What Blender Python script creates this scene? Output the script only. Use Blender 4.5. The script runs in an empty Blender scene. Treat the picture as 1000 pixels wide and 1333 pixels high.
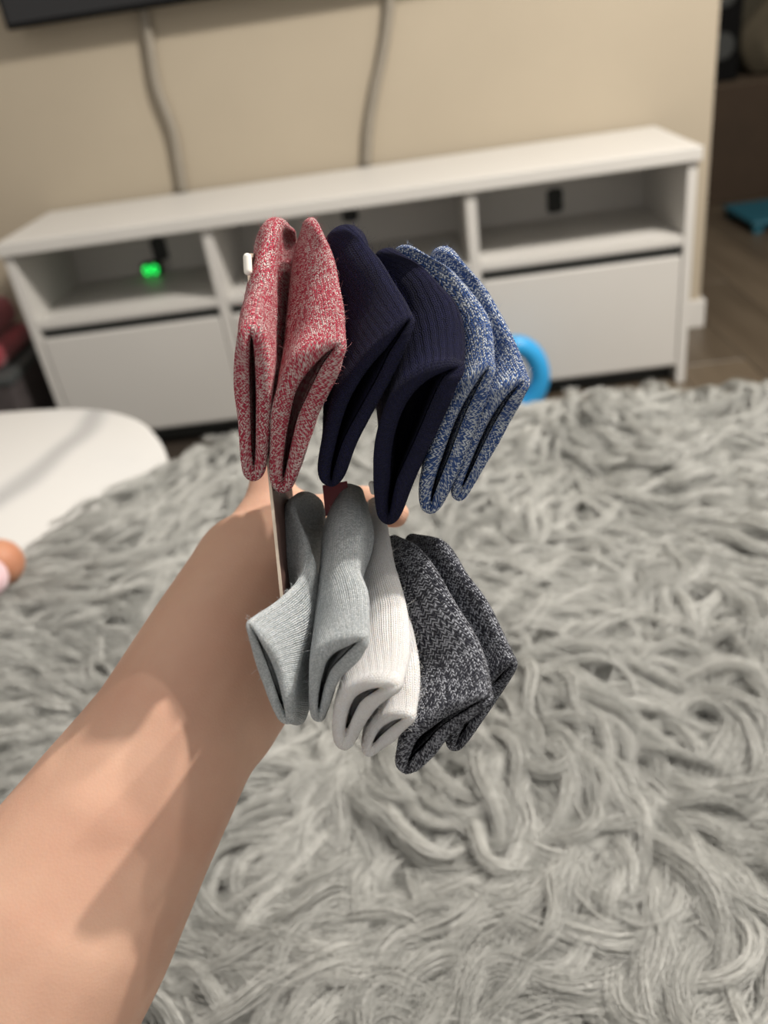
import bpy, bmesh, math, random
import numpy as np
from mathutils import Vector, Matrix

random.seed(7)
rng = np.random.default_rng(11)
scene = bpy.context.scene
col = scene.collection

# ------------------------------------------------------------------ camera
PITCH, ROLL, FPX, CAMH = 0.54228, 0.1536, 1069.09, 0.95
CX, CY = 500.0, 666.5
F = np.array([0, math.cos(PITCH), -math.sin(PITCH)])
R0 = np.array([1.0, 0, 0]); U0 = np.cross(R0, F)
R = math.cos(ROLL) * R0 - math.sin(ROLL) * U0
U = math.cos(ROLL) * U0 + math.sin(ROLL) * R0
C = np.array([0, 0, CAMH])
cam_data = bpy.data.cameras.new('camera')
cam = bpy.data.objects.new('camera', cam_data)
col.objects.link(cam)
cam.matrix_world = Matrix(((R[0], U[0], -F[0], C[0]), (R[1], U[1], -F[1], C[1]),
                           (R[2], U[2], -F[2], C[2]), (0, 0, 0, 1)))
cam_data.sensor_fit = 'VERTICAL'
cam_data.sensor_height = 36.0
cam_data.lens = FPX / 1333.0 * 36.0
cam_data.clip_start = 0.02
cam_data.dof.use_dof = True
cam_data.dof.focus_distance = 0.284
cam_data.dof.aperture_fstop = 8.0
scene.camera = cam

# ------------------------------------------------------------------ world, lamps, exposure
world = bpy.data.worlds.new('room_ambience')
scene.world = world
world.use_nodes = True
world.node_tree.nodes['Background'].inputs[0].default_value = (1.0, 0.95, 0.89, 1)
world.node_tree.nodes['Background'].inputs[1].default_value = 0.54

def lamp(name, loc, watts, size, colour):
    d = bpy.data.lights.new(name, 'POINT')
    d.energy = watts; d.shadow_soft_size = size; d.color = colour
    o = bpy.data.objects.new(name, d); col.objects.link(o); o.location = loc
    return o
# the three bulbs of a ceiling light above and in front of the television
lamp('ceiling_bulb', (1.30, 0.72, 2.42), 165, 0.026, (1.0, 0.935, 0.855))
lamp('ceiling_bulb', (1.04, 0.90, 2.42), 62, 0.026, (1.0, 0.935, 0.855))
lamp('ceiling_bulb', (1.62, 0.46, 2.42), 44, 0.026, (1.0, 0.935, 0.855))

vs = scene.view_settings
vs.view_transform = 'Standard'; vs.look = 'None'; vs.gamma = 1.0; vs.use_curve_mapping = False
vs.exposure = 0.36

# ------------------------------------------------------------------ helpers
def P(px, py, d):
    """point at depth d (metres along the view axis) seen at that place of the photograph"""
    return C + d * (F + (px - CX) / FPX * R - (py - CY) / FPX * U)

YAW = -0.0777
O = np.array([0.85234, 2.00513, 0.0])
AX = np.array([math.cos(YAW), math.sin(YAW), 0]); BX = np.array([-math.sin(YAW), math.cos(YAW), 0])
def room(a, b, z):
    return O + a * AX + b * BX + np.array([0, 0, z])

def tag(o, label=None, cat=None, group=None, kind=None):
    if label: o['label'] = label
    if cat: o['category'] = cat
    if group: o['group'] = group
    if kind: o['kind'] = kind
    return o

def link(name, me, material=None, parent=None, smooth=False):
    o = bpy.data.objects.new(name, me); col.objects.link(o)
    if material is not None: me.materials.append(material)
    if parent is not None: o.parent = parent
    if smooth:
        me.polygons.foreach_set('use_smooth', [True] * len(me.polygons))
    return o

def empty(name, loc, rz=0.0):
    o = bpy.data.objects.new(name, None); col.objects.link(o)
    o.location = loc; o.rotation_euler = (0, 0, rz); o.empty_display_size = 0.05
    return o

def box_mesh(lo, hi, bevel=0.0, seg=2):
    bm = bmesh.new()
    bmesh.ops.create_cube(bm, size=1.0)
    lo = Vector(lo); hi = Vector(hi); c = (lo + hi) / 2; s = hi - lo
    for v in bm.verts:
        v.co = Vector((c.x + v.co.x * s.x, c.y + v.co.y * s.y, c.z + v.co.z * s.z))
    if bevel:
        bmesh.ops.bevel(bm, geom=list(bm.edges), offset=bevel, segments=seg, affect='EDGES', profile=0.5)
    me = bpy.data.meshes.new('m'); bm.to_mesh(me); bm.free()
    return me

def box(name, lo, hi, material, parent=None, bevel=0.0, seg=2):
    return link(name, box_mesh(lo, hi, bevel, seg), material, parent)

def tube_mesh(pts, radii, n=16, closed=False, squash=1.0):
    """swept tube with rounded ends; squash flattens it along its second axis"""
    pts = np.array(pts, float); m = len(pts)
    if np.isscalar(radii): radii = [radii] * m
    verts = []; faces = []
    tang = np.gradient(pts, axis=0)
    if closed:
        tang = np.roll(pts, -1, 0) - np.roll(pts, 1, 0)
    tang /= np.linalg.norm(tang, axis=1)[:, None]
    ref = np.array([0.0, 0, 1]) if abs(tang[0][2]) < 0.9 else np.array([1.0, 0, 0])
    prev = None
    for i in range(m):
        t = tang[i]
        nrm = ref - t * (ref @ t) if prev is None else prev - t * (prev @ t)
        nrm /= np.linalg.norm(nrm); prev = nrm
        bi = np.cross(t, nrm)
        for k in range(n):
            a = 2 * math.pi * k / n
            verts.append(pts[i] + radii[i] * (math.cos(a) * nrm + squash * math.sin(a) * bi))
    rows = m if closed else m - 1
    for i in range(rows):
        j = (i + 1) % m
        for k in range(n):
            k2 = (k + 1) % n
            faces.append((i * n + k, i * n + k2, j * n + k2, j * n + k))
    if not closed:
        faces.append(tuple(range(n - 1, -1, -1)))
        faces.append(tuple((m - 1) * n + k for k in range(n)))
    me = bpy.data.meshes.new('m'); me.from_pydata([tuple(v) for v in verts], [], faces); me.update()
    return me

def catmull(pts, n):
    pts = np.array(pts, float)
    ext = np.vstack([2 * pts[0] - pts[1], pts, 2 * pts[-1] - pts[-2]])
    ts = np.linspace(0, len(pts) - 1 - 1e-9, n)
    i = ts.astype(int); t = (ts - i)[:, None]
    p0, p1, p2, p3 = ext[i], ext[i + 1], ext[i + 2], ext[i + 3]
    return 0.5 * (2 * p1 + (p2 - p0) * t + (2 * p0 - 5 * p1 + 4 * p2 - p3) * t ** 2 + (3 * p1 - p0 - 3 * p2 + p3) * t ** 3)

def smooth_outline(pts, n):
    pts = np.array(pts, float); m = len(pts)
    ext = np.vstack([pts[-1:], pts, pts[:2]])
    ts = np.arange(n) * m / n
    i = ts.astype(int); t = (ts - i)[:, None]
    p0, p1, p2, p3 = ext[i], ext[i + 1], ext[i + 2], ext[i + 3]
    return 0.5 * (2 * p1 + (p2 - p0) * t + (2 * p0 - 5 * p1 + 4 * p2 - p3) * t ** 2 + (3 * p1 - p0 - 3 * p2 + p3) * t ** 3)

def prism_mesh(outline, z0, z1, bevel=0.0, seg=3):
    bm = bmesh.new()
    vs_ = [bm.verts.new((p[0], p[1], z0)) for p in outline]
    f = bm.faces.new(vs_)
    r = bmesh.ops.extrude_face_region(bm, geom=[f])
    bmesh.ops.translate(bm, verts=[v for v in r['geom'] if isinstance(v, bmesh.types.BMVert)], vec=(0, 0, z1 - z0))
    bmesh.ops.recalc_face_normals(bm, faces=bm.faces)
    if bevel:
        ed = [e for e in bm.edges if abs(e.verts[0].co.z - e.verts[1].co.z) < 1e-6]
        bmesh.ops.bevel(bm, geom=ed, offset=bevel, segments=seg, affect='EDGES', profile=0.5)
    me = bpy.data.meshes.new('m'); bm.to_mesh(me); bm.free()
    return me

# ------------------------------------------------------------------ materials
def new_mat(name):
    m = bpy.data.materials.new(name); m.use_nodes = True
    nt = m.node_tree
    return m, nt, nt.nodes['Principled BSDF']

def plain(name, rgb, rough=0.5, spec=0.4, noise=0.0, scale=20.0, bump=0.0, sheen=0.0, coords='Object'):
    m, nt, b = new_mat(name)
    b.inputs['Base Color'].default_value = (*rgb, 1)
    b.inputs['Roughness'].default_value = rough
    b.inputs['Specular IOR Level'].default_value = spec
    if sheen:
        b.inputs['Sheen Weight'].default_value = sheen
    if noise or bump:
        tc = nt.nodes.new('ShaderNodeTexCoord')
        n = nt.nodes.new('ShaderNodeTexNoise'); n.inputs['Scale'].default_value = scale; n.inputs['Detail'].default_value = 5
        nt.links.new(tc.outputs[coords], n.inputs['Vector'])
        if noise:
            r = nt.nodes.new('ShaderNodeValToRGB')
            r.color_ramp.elements[0].position = 0.3; r.color_ramp.elements[1].position = 0.7
            r.color_ramp.elements[0].color = (*[c * (1 - noise) for c in rgb], 1)
            r.color_ramp.elements[1].color = (*[min(1, c * (1 + noise)) for c in rgb], 1)
            nt.links.new(n.outputs['Fac'], r.inputs['Fac']); nt.links.new(r.outputs['Color'], b.inputs['Base Color'])
        if bump:
            bp = nt.nodes.new('ShaderNodeBump'); bp.inputs['Strength'].default_value = bump; bp.inputs['Distance'].default_value = 0.002
            nt.links.new(n.outputs['Fac'], bp.inputs['Height']); nt.links.new(bp.outputs['Normal'], b.inputs['Normal'])
    return m

def glow(name, rgb, strength):
    m, nt, b = new_mat(name)
    b.inputs['Base Color'].default_value = (*rgb, 1)
    b.inputs['Emission Color'].default_value = (*rgb, 1)
    b.inputs['Emission Strength'].default_value = strength
    return m

def wood(name, a, b_, scale=(2, 30, 30), rough=0.45):
    m, nt, b = new_mat(name)
    tc = nt.nodes.new('ShaderNodeTexCoord'); mp = nt.nodes.new('ShaderNodeMapping')
    mp.inputs['Scale'].default_value = scale
    n = nt.nodes.new('ShaderNodeTexNoise'); n.inputs['Scale'].default_value = 1.5; n.inputs['Detail'].default_value = 8; n.inputs['Distortion'].default_value = 0.6
    r = nt.nodes.new('ShaderNodeValToRGB')
    r.color_ramp.elements[0].color = (*a, 1); r.color_ramp.elements[1].color = (*b_, 1)
    r.color_ramp.elements[0].position = 0.3; r.color_ramp.elements[1].position = 0.7
    nt.links.new(tc.outputs['Object'], mp.inputs['Vector']); nt.links.new(mp.outputs['Vector'], n.inputs['Vector'])
    oi = nt.nodes.new('ShaderNodeObjectInfo'); hs = nt.nodes.new('ShaderNodeHueSaturation')
    mr = nt.nodes.new('ShaderNodeMapRange'); mr.inputs['To Min'].default_value = 0.8; mr.inputs['To Max'].default_value = 1.15
    nt.links.new(oi.outputs['Random'], mr.inputs['Value']); nt.links.new(mr.outputs['Result'], hs.inputs['Value'])
    nt.links.new(n.outputs['Fac'], r.inputs['Fac']); nt.links.new(r.outputs['Color'], hs.inputs['Color'])
    nt.links.new(hs.outputs['Color'], b.inputs['Base Color'])
    b.inputs['Roughness'].default_value = rough
    return m

def marble(name):
    m, nt, b = new_mat(name)
    tc = nt.nodes.new('ShaderNodeTexCoord'); mp = nt.nodes.new('ShaderNodeMapping')
    mp.inputs['Rotation'].default_value = (0, 0, 0.35)
    w = nt.nodes.new('ShaderNodeTexWave'); w.wave_type = 'BANDS'
    w.inputs['Scale'].default_value = 0.85; w.inputs['Distortion'].default_value = 3.2; w.inputs['Detail'].default_value = 3; w.inputs['Detail Scale'].default_value = 1.4
    w.inputs['Phase Offset'].default_value = 3.3
    r = nt.nodes.new('ShaderNodeValToRGB')
    e = r.color_ramp.elements
    e[0].position = 0.0; e[0].color = (0.42, 0.42, 0.42, 1)
    e[1].position = 0.09; e[1].color = (0.63, 0.625, 0.61, 1)
    x = e.new(0.04); x.color = (0.55, 0.55, 0.545, 1)
    nt.links.new(tc.outputs['Object'], mp.inputs['Vector']); nt.links.new(mp.outputs['Vector'], w.inputs['Vector'])
    nt.links.new(w.outputs['Fac'], r.inputs['Fac']); nt.links.new(r.outputs['Color'], b.inputs['Base Color'])
    b.inputs['Roughness'].default_value = 0.22
    return m

def knit(name, dark, light, marl=0.5, rib=0.0, relief=1.0, contrast=0.12, ply_amp=0.30, sheen=0.12, wobble=1.2, sss=0.0):
    """stockinette: V-shaped stitches in UV units (one column wide, one row high), two yarns plied together"""
    m, nt, b = new_mat(name)
    N = nt.nodes.new; L = nt.links.new
    def mth(op, x, y=None, z=None):
        n = N('ShaderNodeMath'); n.operation = op
        for i, v in enumerate((x, y, z)):
            if v is None: continue
            if isinstance(v, (int, float)): n.inputs[i].default_value = v
            else: L(v, n.inputs[i])
        return n.outputs[0]
    uv = N('ShaderNodeUVMap'); sp = N('ShaderNodeSeparateXYZ'); L(uv.outputs['UV'], sp.inputs[0])
    nz = N('ShaderNodeTexNoise'); nz.inputs['Scale'].default_value = 0.22; nz.inputs['Detail'].default_value = 1
    L(uv.outputs['UV'], nz.inputs['Vector'])
    wob = mth('MULTIPLY', mth('SUBTRACT', nz.outputs['Fac'], 0.5), wobble)
    u = mth('ADD', sp.outputs['X'], wob); v = mth('ADD', sp.outputs['Y'], wob)
    fu = mth('SUBTRACT', mth('FRACT', u), 0.5)
    au = mth('ABSOLUTE', fu)
    t = mth('SUBTRACT', v, mth('MULTIPLY', au, 1.5))
    ft = mth('SUBTRACT', mth('MULTIPLY', mth('FRACT', t), 2.0), 1.0)
    xl = mth('SUBTRACT', mth('MULTIPLY', au, 4.0), 1.0)
    hump = mth('MULTIPLY', mth('SUBTRACT', 1.0, mth('MULTIPLY', ft, ft)), mth('SUBTRACT', 1.0, mth('MULTIPLY', xl, xl)))
    hump = mth('POWER', mth('MAXIMUM', hump, 0.0), 0.6)
    if rib:
        rb = mth('SINE', mth('MULTIPLY', u, math.pi))
        hump = mth('ADD', hump, mth('MULTIPLY', rb, rib))
    cell = N('ShaderNodeCombineXYZ')
    L(mth('FLOOR', mth('MULTIPLY', u, 2.0)), cell.inputs[0]); L(mth('FLOOR', t), cell.inputs[1])
    wn = N('ShaderNodeTexWhiteNoise'); wn.noise_dimensions = '2D'; L(cell.outputs[0], wn.inputs['Vector'])
    ply = N('ShaderNodeCombineXYZ')
    L(mth('MULTIPLY', u, 2.4), ply.inputs[0]); L(mth('MULTIPLY', t, 2.6), ply.inputs[1])
    n2 = N('ShaderNodeTexNoise'); n2.inputs['Scale'].default_value = 1.0; n2.inputs['Detail'].default_value = 2
    L(ply.outputs[0], n2.inputs['Vector'])
    big = N('ShaderNodeTexNoise'); big.inputs['Scale'].default_value = 0.16; big.inputs['Detail'].default_value = 2
    L(uv.outputs['UV'], big.inputs['Vector'])
    s = mth('ADD', mth('MULTIPLY', mth('SUBTRACT', n2.outputs['Fac'], 0.5), 0.45), mth('MULTIPLY', mth('SUBTRACT', wn.outputs['Value'], 0.5), 0.6))
    s = mth('ADD', s, mth('MULTIPLY', mth('COSINE', mth('MULTIPLY', mth('ADD', t, mth('MULTIPLY', wn.outputs['Value'], 0.55)), 2 * math.pi)), ply_amp))
    s = mth('ADD', s, mth('MULTIPLY', mth('SUBTRACT', big.outputs['Fac'], 0.5), 0.35))
    mr = N('ShaderNodeMapRange'); mr.interpolation_type = 'SMOOTHSTEP'
    mr.inputs['From Min'].default_value = (0.5 - marl) - contrast; mr.inputs['From Max'].default_value = (0.5 - marl) + contrast
    L(s, mr.inputs['Value'])
    mx = N('ShaderNodeMix'); mx.data_type = 'RGBA'
    mx.inputs[6].default_value = (*dark, 1); mx.inputs[7].default_value = (*light, 1)
    L(mr.outputs['Result'], mx.inputs[0]); L(mx.outputs[2], b.inputs['Base Color'])
    bp = N('ShaderNodeBump'); bp.inputs['Strength'].default_value = 0.9; bp.inputs['Distance'].default_value = 0.0026 * relief
    fine = N('ShaderNodeTexNoise'); fine.inputs['Scale'].default_value = 5.0; fine.inputs['Detail'].default_value = 3
    L(uv.outputs['UV'], fine.inputs['Vector'])
    L(mth('ADD', hump, mth('MULTIPLY', fine.outputs['Fac'], 0.35)), bp.inputs['Height']); L(bp.outputs['Normal'], b.inputs['Normal'])
    b.inputs['Roughness'].default_value = 0.9
    b.inputs['Specular IOR Level'].default_value = 0.12
    if sss:
        b.inputs['Subsurface Weight'].default_value = sss; b.inputs['Subsurface Radius'].default_value = (0.004, 0.0035, 0.003); b.inputs['Subsurface Scale'].default_value = 1.0
    b.inputs['Sheen Weight'].default_value = sheen; b.inputs['Sheen Roughness'].default_value = 0.6
    return m

def skin_mat(name, rgb):
    m, nt, b = new_mat(name)
    N = nt.nodes.new; L = nt.links.new
    tc = N('ShaderNodeTexCoord')
    n = N('ShaderNodeTexNoise'); n.inputs['Scale'].default_value = 28; n.inputs['Detail'].default_value = 6
    L(tc.outputs['Object'], n.inputs['Vector'])
    r = N('ShaderNodeValToRGB')
    r.color_ramp.elements[0].position = 0.3; r.color_ramp.elements[1].position = 0.72
    r.color_ramp.elements[0].color = (rgb[0] * 0.93, rgb[1] * 0.86, rgb[2] * 0.84, 1)
    r.color_ramp.elements[1].color = (rgb[0] * 1.05, rgb[1] * 1.08, rgb[2] * 1.08, 1)
    L(n.outputs['Fac'], r.inputs['Fac']); L(r.outputs['Color'], b.inputs['Base Color'])
    v = N('ShaderNodeTexVoronoi'); v.inputs['Scale'].default_value = 900
    L(tc.outputs['Object'], v.inputs['Vector'])
    n3 = N('ShaderNodeTexNoise'); n3.inputs['Scale'].default_value = 160; n3.inputs['Detail'].default_value = 4
    L(tc.outputs['Object'], n3.inputs['Vector'])
    ad = N('ShaderNodeMath'); ad.operation = 'ADD'; L(v.outputs['Distance'], ad.inputs[0]); L(n3.outputs['Fac'], ad.inputs[1])
    bp = N('ShaderNodeBump'); bp.inputs['Strength'].default_value = 0.12; bp.inputs['Distance'].default_value = 0.0004
    L(ad.outputs[0], bp.inputs['Height']); L(bp.outputs['Normal'], b.inputs['Normal'])
    b.inputs['Roughness'].default_value = 0.55; b.inputs['Specular IOR Level'].default_value = 0.35
    b.inputs['Subsurface Weight'].default_value = 0.18
    b.inputs['Subsurface Radius'].default_value = (0.008, 0.003, 0.0015)
    b.inputs['Subsurface Scale'].default_value = 1.0
    return m

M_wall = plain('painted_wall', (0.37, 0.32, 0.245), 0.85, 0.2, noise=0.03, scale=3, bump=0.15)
M_white = plain('white_laminate', (0.56, 0.545, 0.515), 0.45, 0.4, noise=0.02, scale=4)
M_gap = plain('recess_shade_and_driver', (0.035, 0.037, 0.035), 0.7)  # near-black of the speaker drivers, also painted shade for the stand's gaps and holes
M_tv = plain('black_plastic', (0.004, 0.004, 0.004), 0.6, 0.06)
M_cable = plain('painted_cable_cover', (0.235, 0.21, 0.17), 0.6, noise=0.05, scale=30)
M_floor = wood('laminate_plank', (0.08, 0.06, 0.04), (0.115, 0.09, 0.062), scale=(12, 1.2, 12), rough=0.4)
M_under = plain('floor_joint', (0.03, 0.022, 0.015), 0.8)
M_hall = plain('hall_unlit_tone', (0.06, 0.052, 0.035), 0.9)  # hall walls coloured dark to stand in for the unlit hallway
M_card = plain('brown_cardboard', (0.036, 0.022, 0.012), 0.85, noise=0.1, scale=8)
M_marble = marble('white_marble')
M_walnut = wood('walnut', (0.12, 0.05, 0.03), (0.22, 0.10, 0.06), scale=(14, 14, 3))
M_skin = skin_mat('skin', (0.53, 0.325, 0.235))
M_blue = plain('blue_plastic', (0.03, 0.33, 0.68), 0.35)
M_teal = plain('teal_plastic', (0.012, 0.085, 0.12), 0.5)

# ------------------------------------------------------------------ the room
BACK = 0.3855
fl = empty('floor', (0, 0, 0)); tag(fl, kind='structure')
fl.location = tuple(O); fl.rotation_euler = (0, 0, YAW)
box('underlay', (-4.2, -2.6, -0.03), (3.2, 3.6, -0.012), M_under, fl)
pw, pl = 0.19, 1.22
plank_me = box_mesh((0.0015, 0.0015, -0.012), (pw - 0.0015, pl - 0.0015, 0.0), 0.0012, 1)
plank_me.materials.append(M_floor)
for i in range(-2, 16):
    off = (i * 0.437) % 1.0 * pl
    for j in range(-2, 4):
        o = bpy.data.objects.new('plank', plank_me); col.objects.link(o); o.parent = fl
        o.location = (-0.75 + i * pw, j * pl - off - 0.2, 0)

wl = empty('wall_back', tuple(O), YAW); tag(wl, kind='structure')
box('plaster', (-4.2, BACK + 0.012, 0.0), (0.165, BACK + 0.135, 2.5), M_wall, wl, 0.004)
wv = box('wall_left', (-4.3, -2.6, 0.0), (-4.2, BACK + 0.135, 2.5), M_wall); wv.location = tuple(O); wv.rotation_euler = (0, 0, YAW); tag(wv, kind='structure')
bb = box('baseboard_back', (-4.2, BACK - 0.001, 0.0), (0.178, BACK + 0.012, 0.085), M_white, None, 0.003)
bb.location = tuple(O); bb.rotation_euler = (0, 0, YAW); tag(bb, kind='structure')
be = box('baseboard_end', (0.166, BACK + 0.013, 0.0), (0.178, BACK + 0.135, 0.085), M_white, None, 0.003)
be.location = tuple(O); be.rotation_euler = (0, 0, YAW); tag(be, kind='structure')
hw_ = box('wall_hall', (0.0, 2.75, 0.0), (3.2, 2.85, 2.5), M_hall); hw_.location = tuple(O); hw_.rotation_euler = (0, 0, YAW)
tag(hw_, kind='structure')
for nm, lo, hi in (('wall_hall_right_blocker', (2.2, BACK, 0.0), (2.3, 2.75, 2.5)), ('wall_header_blocker', (0.166, BACK + 0.013, 2.06), (2.3, BACK + 0.135, 2.5)), ('ceiling_hall', (-0.2, BACK + 0.14, 2.42), (2.3, 2.85, 2.5)), ('wall_hall_left', (-0.2, BACK + 0.14, 0.0), (-0.1, 2.75, 2.42))):  # unseen header, hall ceiling and right wall added to keep light out of the hall
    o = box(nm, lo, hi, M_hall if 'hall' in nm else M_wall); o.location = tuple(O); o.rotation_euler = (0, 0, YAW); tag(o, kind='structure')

# ------------------------------------------------------------------ TV stand
W, Hs = 1.6947, 0.5913
st = empty('tv_stand', tuple(O), YAW)
tag(st, 'long white TV stand with open shelves over drawers against the wall', 'tv stand')
T = 0.018
box('top_board', (-W - 0.006, -0.012, Hs - 0.032), (0.006, BACK - 0.004, Hs), M_white, st, 0.003)
for x in (-W, -T * 1.3):
    box('side_panel', (x, 0, 0.0), (x + T * 1.3, BACK - 0.008, Hs - 0.0325), M_white, st, 0.0015)
divs = (-1.194, -0.548)
for x in divs:
    box('divider', (x, 0.002, 0.05), (x + 0.026, BACK - 0.016, Hs - 0.0325), M_white, st, 0.0015)
box('back_panel', (-W + T, BACK - 0.015, 0.05), (-T, BACK - 0.009, Hs - 0.033), M_white, st)
box('bottom_board', (-W + T * 1.3 + 0.0005, 0.004, 0.05), (-T * 1.3 - 0.0005, BACK - 0.016, 0.066), M_white, st)
box('plinth', (-W + T * 1.3 + 0.001, 0.05, 0.0), (-T * 1.3 - 0.001, 0.066, 0.049), M_gap, st)  # recessed plinth, the toe-gap shadow put into its dark colour
bays = ((-W + T * 1.3, divs[0]), (divs[0] + 0.026, divs[1]), (divs[1] + 0.026, -T * 1.3))
hole = smooth_outline([(-0.019, -0.03), (0.019, -0.03), (0.022, 0.0), (0.019, 0.03), (-0.019, 0.03), (-0.022, 0.0)], 24)
for k, (x0, x1) in enumerate(bays):
    box('shelf', (x0 + 0.0005, 0.003, 0.366), (x1 - 0.0005, BACK - 0.016, 0.388), M_white, st, 0.0015)
    dr = box('drawer', (x0 + 0.003, 0.0, 0.055), (x1 - 0.003, 0.018, 0.338), M_white, st, 0.002)
    box('groove_shade', (x0 + 0.004, 0.016, 0.339), (x1 - 0.004, 0.022, 0.3655), M_gap, dr)  # dark strip filling the gap above the drawer, painted as its shade
    hx = (-1.413, -0.85, -0.271)[k]; hz = (0.452, 0.487, 0.435)[k]
    h = link('cable_hole_shade', prism_mesh(hole, 0, 0.003), M_gap, st)  # flat plate for the cable hole, its inner darkness put into the colour
    h.rotation_euler = (math.pi / 2, 0, 0); h.location = (hx, BACK - 0.0155, hz)

# small clock with a green display, in the left bay
ck = empty('digital_clock', tuple(room(-1.44, BACK - 0.05, 0.3885)), YAW)
tag(ck, 'tiny dark gadget with glowing green display on left shelf of TV stand', 'clock')
box('case', (-0.026, -0.012, 0.0), (0.026, 0.02, 0.036), M_tv, ck, 0.004)
M_green = glow('green_led', (0.02, 0.75, 0.10), 1.6)
for dx in (-0.012, 0.0115):
    a = np.linspace(0, 2 * math.pi, 14, endpoint=False)
    pts = np.stack([dx + 0.0075 * np.cos(a), np.full_like(a, -0.013), 0.018 + 0.011 * np.sin(a)], 1)
    link('digit', tube_mesh(pts, 0.0028, 8, closed=True), M_green, ck)

# television, its two cable covers
tv = empty('television', tuple(room(-1.05, BACK - 0.03, 1.0)), YAW)
tag(tv, 'black wall-mounted flat television, only its bottom edge in view', 'television')
box('cabinet', (-0.582, -0.035, 0.033), (0.65, 0.005, 0.73), M_tv, tv, 0.004)
box('screen', (-0.572, -0.0375, 0.045), (0.64, -0.0355, 0.72), plain('screen_glass', (0.01, 0.01, 0.011), 0.12), tv)
box('wall_bracket', (-0.2, 0.0055, 0.25), (0.2, 0.0405, 0.55), M_tv, tv)
cab = ([(-1.295, 1.06), (-1.30, 0.97), (-1.310, 0.86), (-1.296, 0.76), (-1.300, 0.68), (-1.308, 0.593)],
       [(-0.665, 1.06), (-0.672, 0.97), (-0.70, 0.87), (-0.735, 0.78), (-0.765, 0.69), (-0.785, 0.593)])
for k, path in enumerate(cab):
    pts = catmull([(x, BACK - 0.002, z) for x, z in path], 30)
    o = link('cable_cover', tube_mesh(pts, 0.0135, 12), M_cable, None, True)
    o.location = tuple(O); o.rotation_euler = (0, 0, YAW)
    tag(o, ('crooked beige cable hanging down the wall to the left', 'slanting beige cable down the wall behind the navy socks')[k], 'cable', 'cables under the television')

# ------------------------------------------------------------------ hallway things
def placed(name, label, cat, a, b):
    o = empty(name, tuple(room(a, b, 0)), YAW); tag(o, label, cat); return o
bx_ = placed('cardboard_box', 'large brown cardboard box standing in the dark hallway', 'box', 1.05, 2.2)
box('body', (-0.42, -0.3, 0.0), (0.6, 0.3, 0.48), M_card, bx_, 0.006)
box('flap', (-0.42, -0.3, 0.481), (0.6, -0.005, 0.486), plain('pale_cardboard', (0.08, 0.055, 0.034), 0.85), bx_)
box('flap', (-0.42, 0.005, 0.481), (0.6, 0.3, 0.486), M_card, bx_)
box('tape', (-0.02, -0.302, 0.30), (0.05, -0.3005, 0.48), plain('tape', (0.15, 0.10, 0.06), 0.3), bx_)
bk = empty('speaker', tuple(room(0.78, 2.15, 0.4865)), YAW)
tag(bk, 'tall black box-shaped speaker on top of the hallway cardboard box', 'speaker')
box('cabinet', (-0.1, -0.1, 0), (0.06, 0.1, 0.5), M_tv, bk, 0.006)
for z, r_ in ((0.14, 0.055), (0.33, 0.045)):
    g = link('driver', tube_mesh([(-0.02, -0.1005, z), (-0.02, -0.108, z)], [r_, r_ * 0.9], 24), M_gap, bk)
bag = empty('bag', tuple(room(1.08, 2.13, 0.4865)), YAW)
tag(bag, 'slouchy olive bag on the hallway box at the right edge', 'bag')
ol = plain('olive_canvas', (0.075, 0.062, 0.04), 0.9, noise=0.2, scale=15)
bm = bmesh.new(); bmesh.ops.create_icosphere(bm, subdivisions=4, radius=1)
for v in bm.verts:
    z = max(v.co.z, -0.72)
    k = 1 + 0.08 * math.sin(5 * v.co.x + 3 * v.co.z) + 0.06 * math.sin(7 * v.co.y + 2)
    v.co = Vector((v.co.x * 0.2 * k, v.co.y * 0.14 * k, (z + 0.72) * 0.2))
me = bpy.data.meshes.new('m'); bm.to_mesh(me); bm.free()
link('body', me, ol, bag, True)
a = np.linspace(0, math.pi, 14)
link('handle', tube_mesh(np.stack([0.11 * np.cos(a), 0 * a, 0.3 + 0.13 * np.sin(a)], 1), 0.012, 10), ol, bag, True)
sc_ = placed('step_stool', 'flat teal plastic stool on the hallway floor before the box', 'stool', 0.82, 1.48)
box('top', (-0.15, -0.17, 0.03), (0.32, 0.17, 0.05), M_teal, sc_, 0.008)
for sx in (-0.12, 0.29):
    for sy in (-0.14, 0.14):
        box('leg', (sx - 0.02, sy - 0.02, 0), (sx + 0.02, sy + 0.02, 0.0305), M_teal, sc_, 0.003)

# ------------------------------------------------------------------ things to the left of the stand
bn = placed('storage_bin', 'dark grey bin on the floor left of the TV stand', 'bin', -2.02, 0.12)
box('body', (-0.28, -0.14, 0), (0.235, 0.2, 0.25), plain('dark_fabric', (0.06, 0.05, 0.05), 0.85, noise=0.3, scale=12), bn, 0.012)
box('rim', (-0.285, -0.145, 0.235), (0.24, 0.205, 0.262), plain('bin_rim', (0.05, 0.055, 0.055), 0.6), bn, 0.006)
rb = empty('folded_blanket', tuple(room(-2.02, 0.14, 0.2625)), YAW)
tag(rb, 'dark red folded cloth heaped on the grey bin', 'cloth')
Mred = plain('red_cloth', (0.22, 0.025, 0.035), 0.95, noise=0.3, scale=9, sheen=0.3)
box('lower_fold', (-0.24, -0.12, 0), (0.205, 0.14, 0.065), Mred, rb, 0.03, 4)
box('upper_fold', (-0.22, -0.10, 0.0655), (0.19, 0.13, 0.15), Mred, rb, 0.035, 4)

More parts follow.
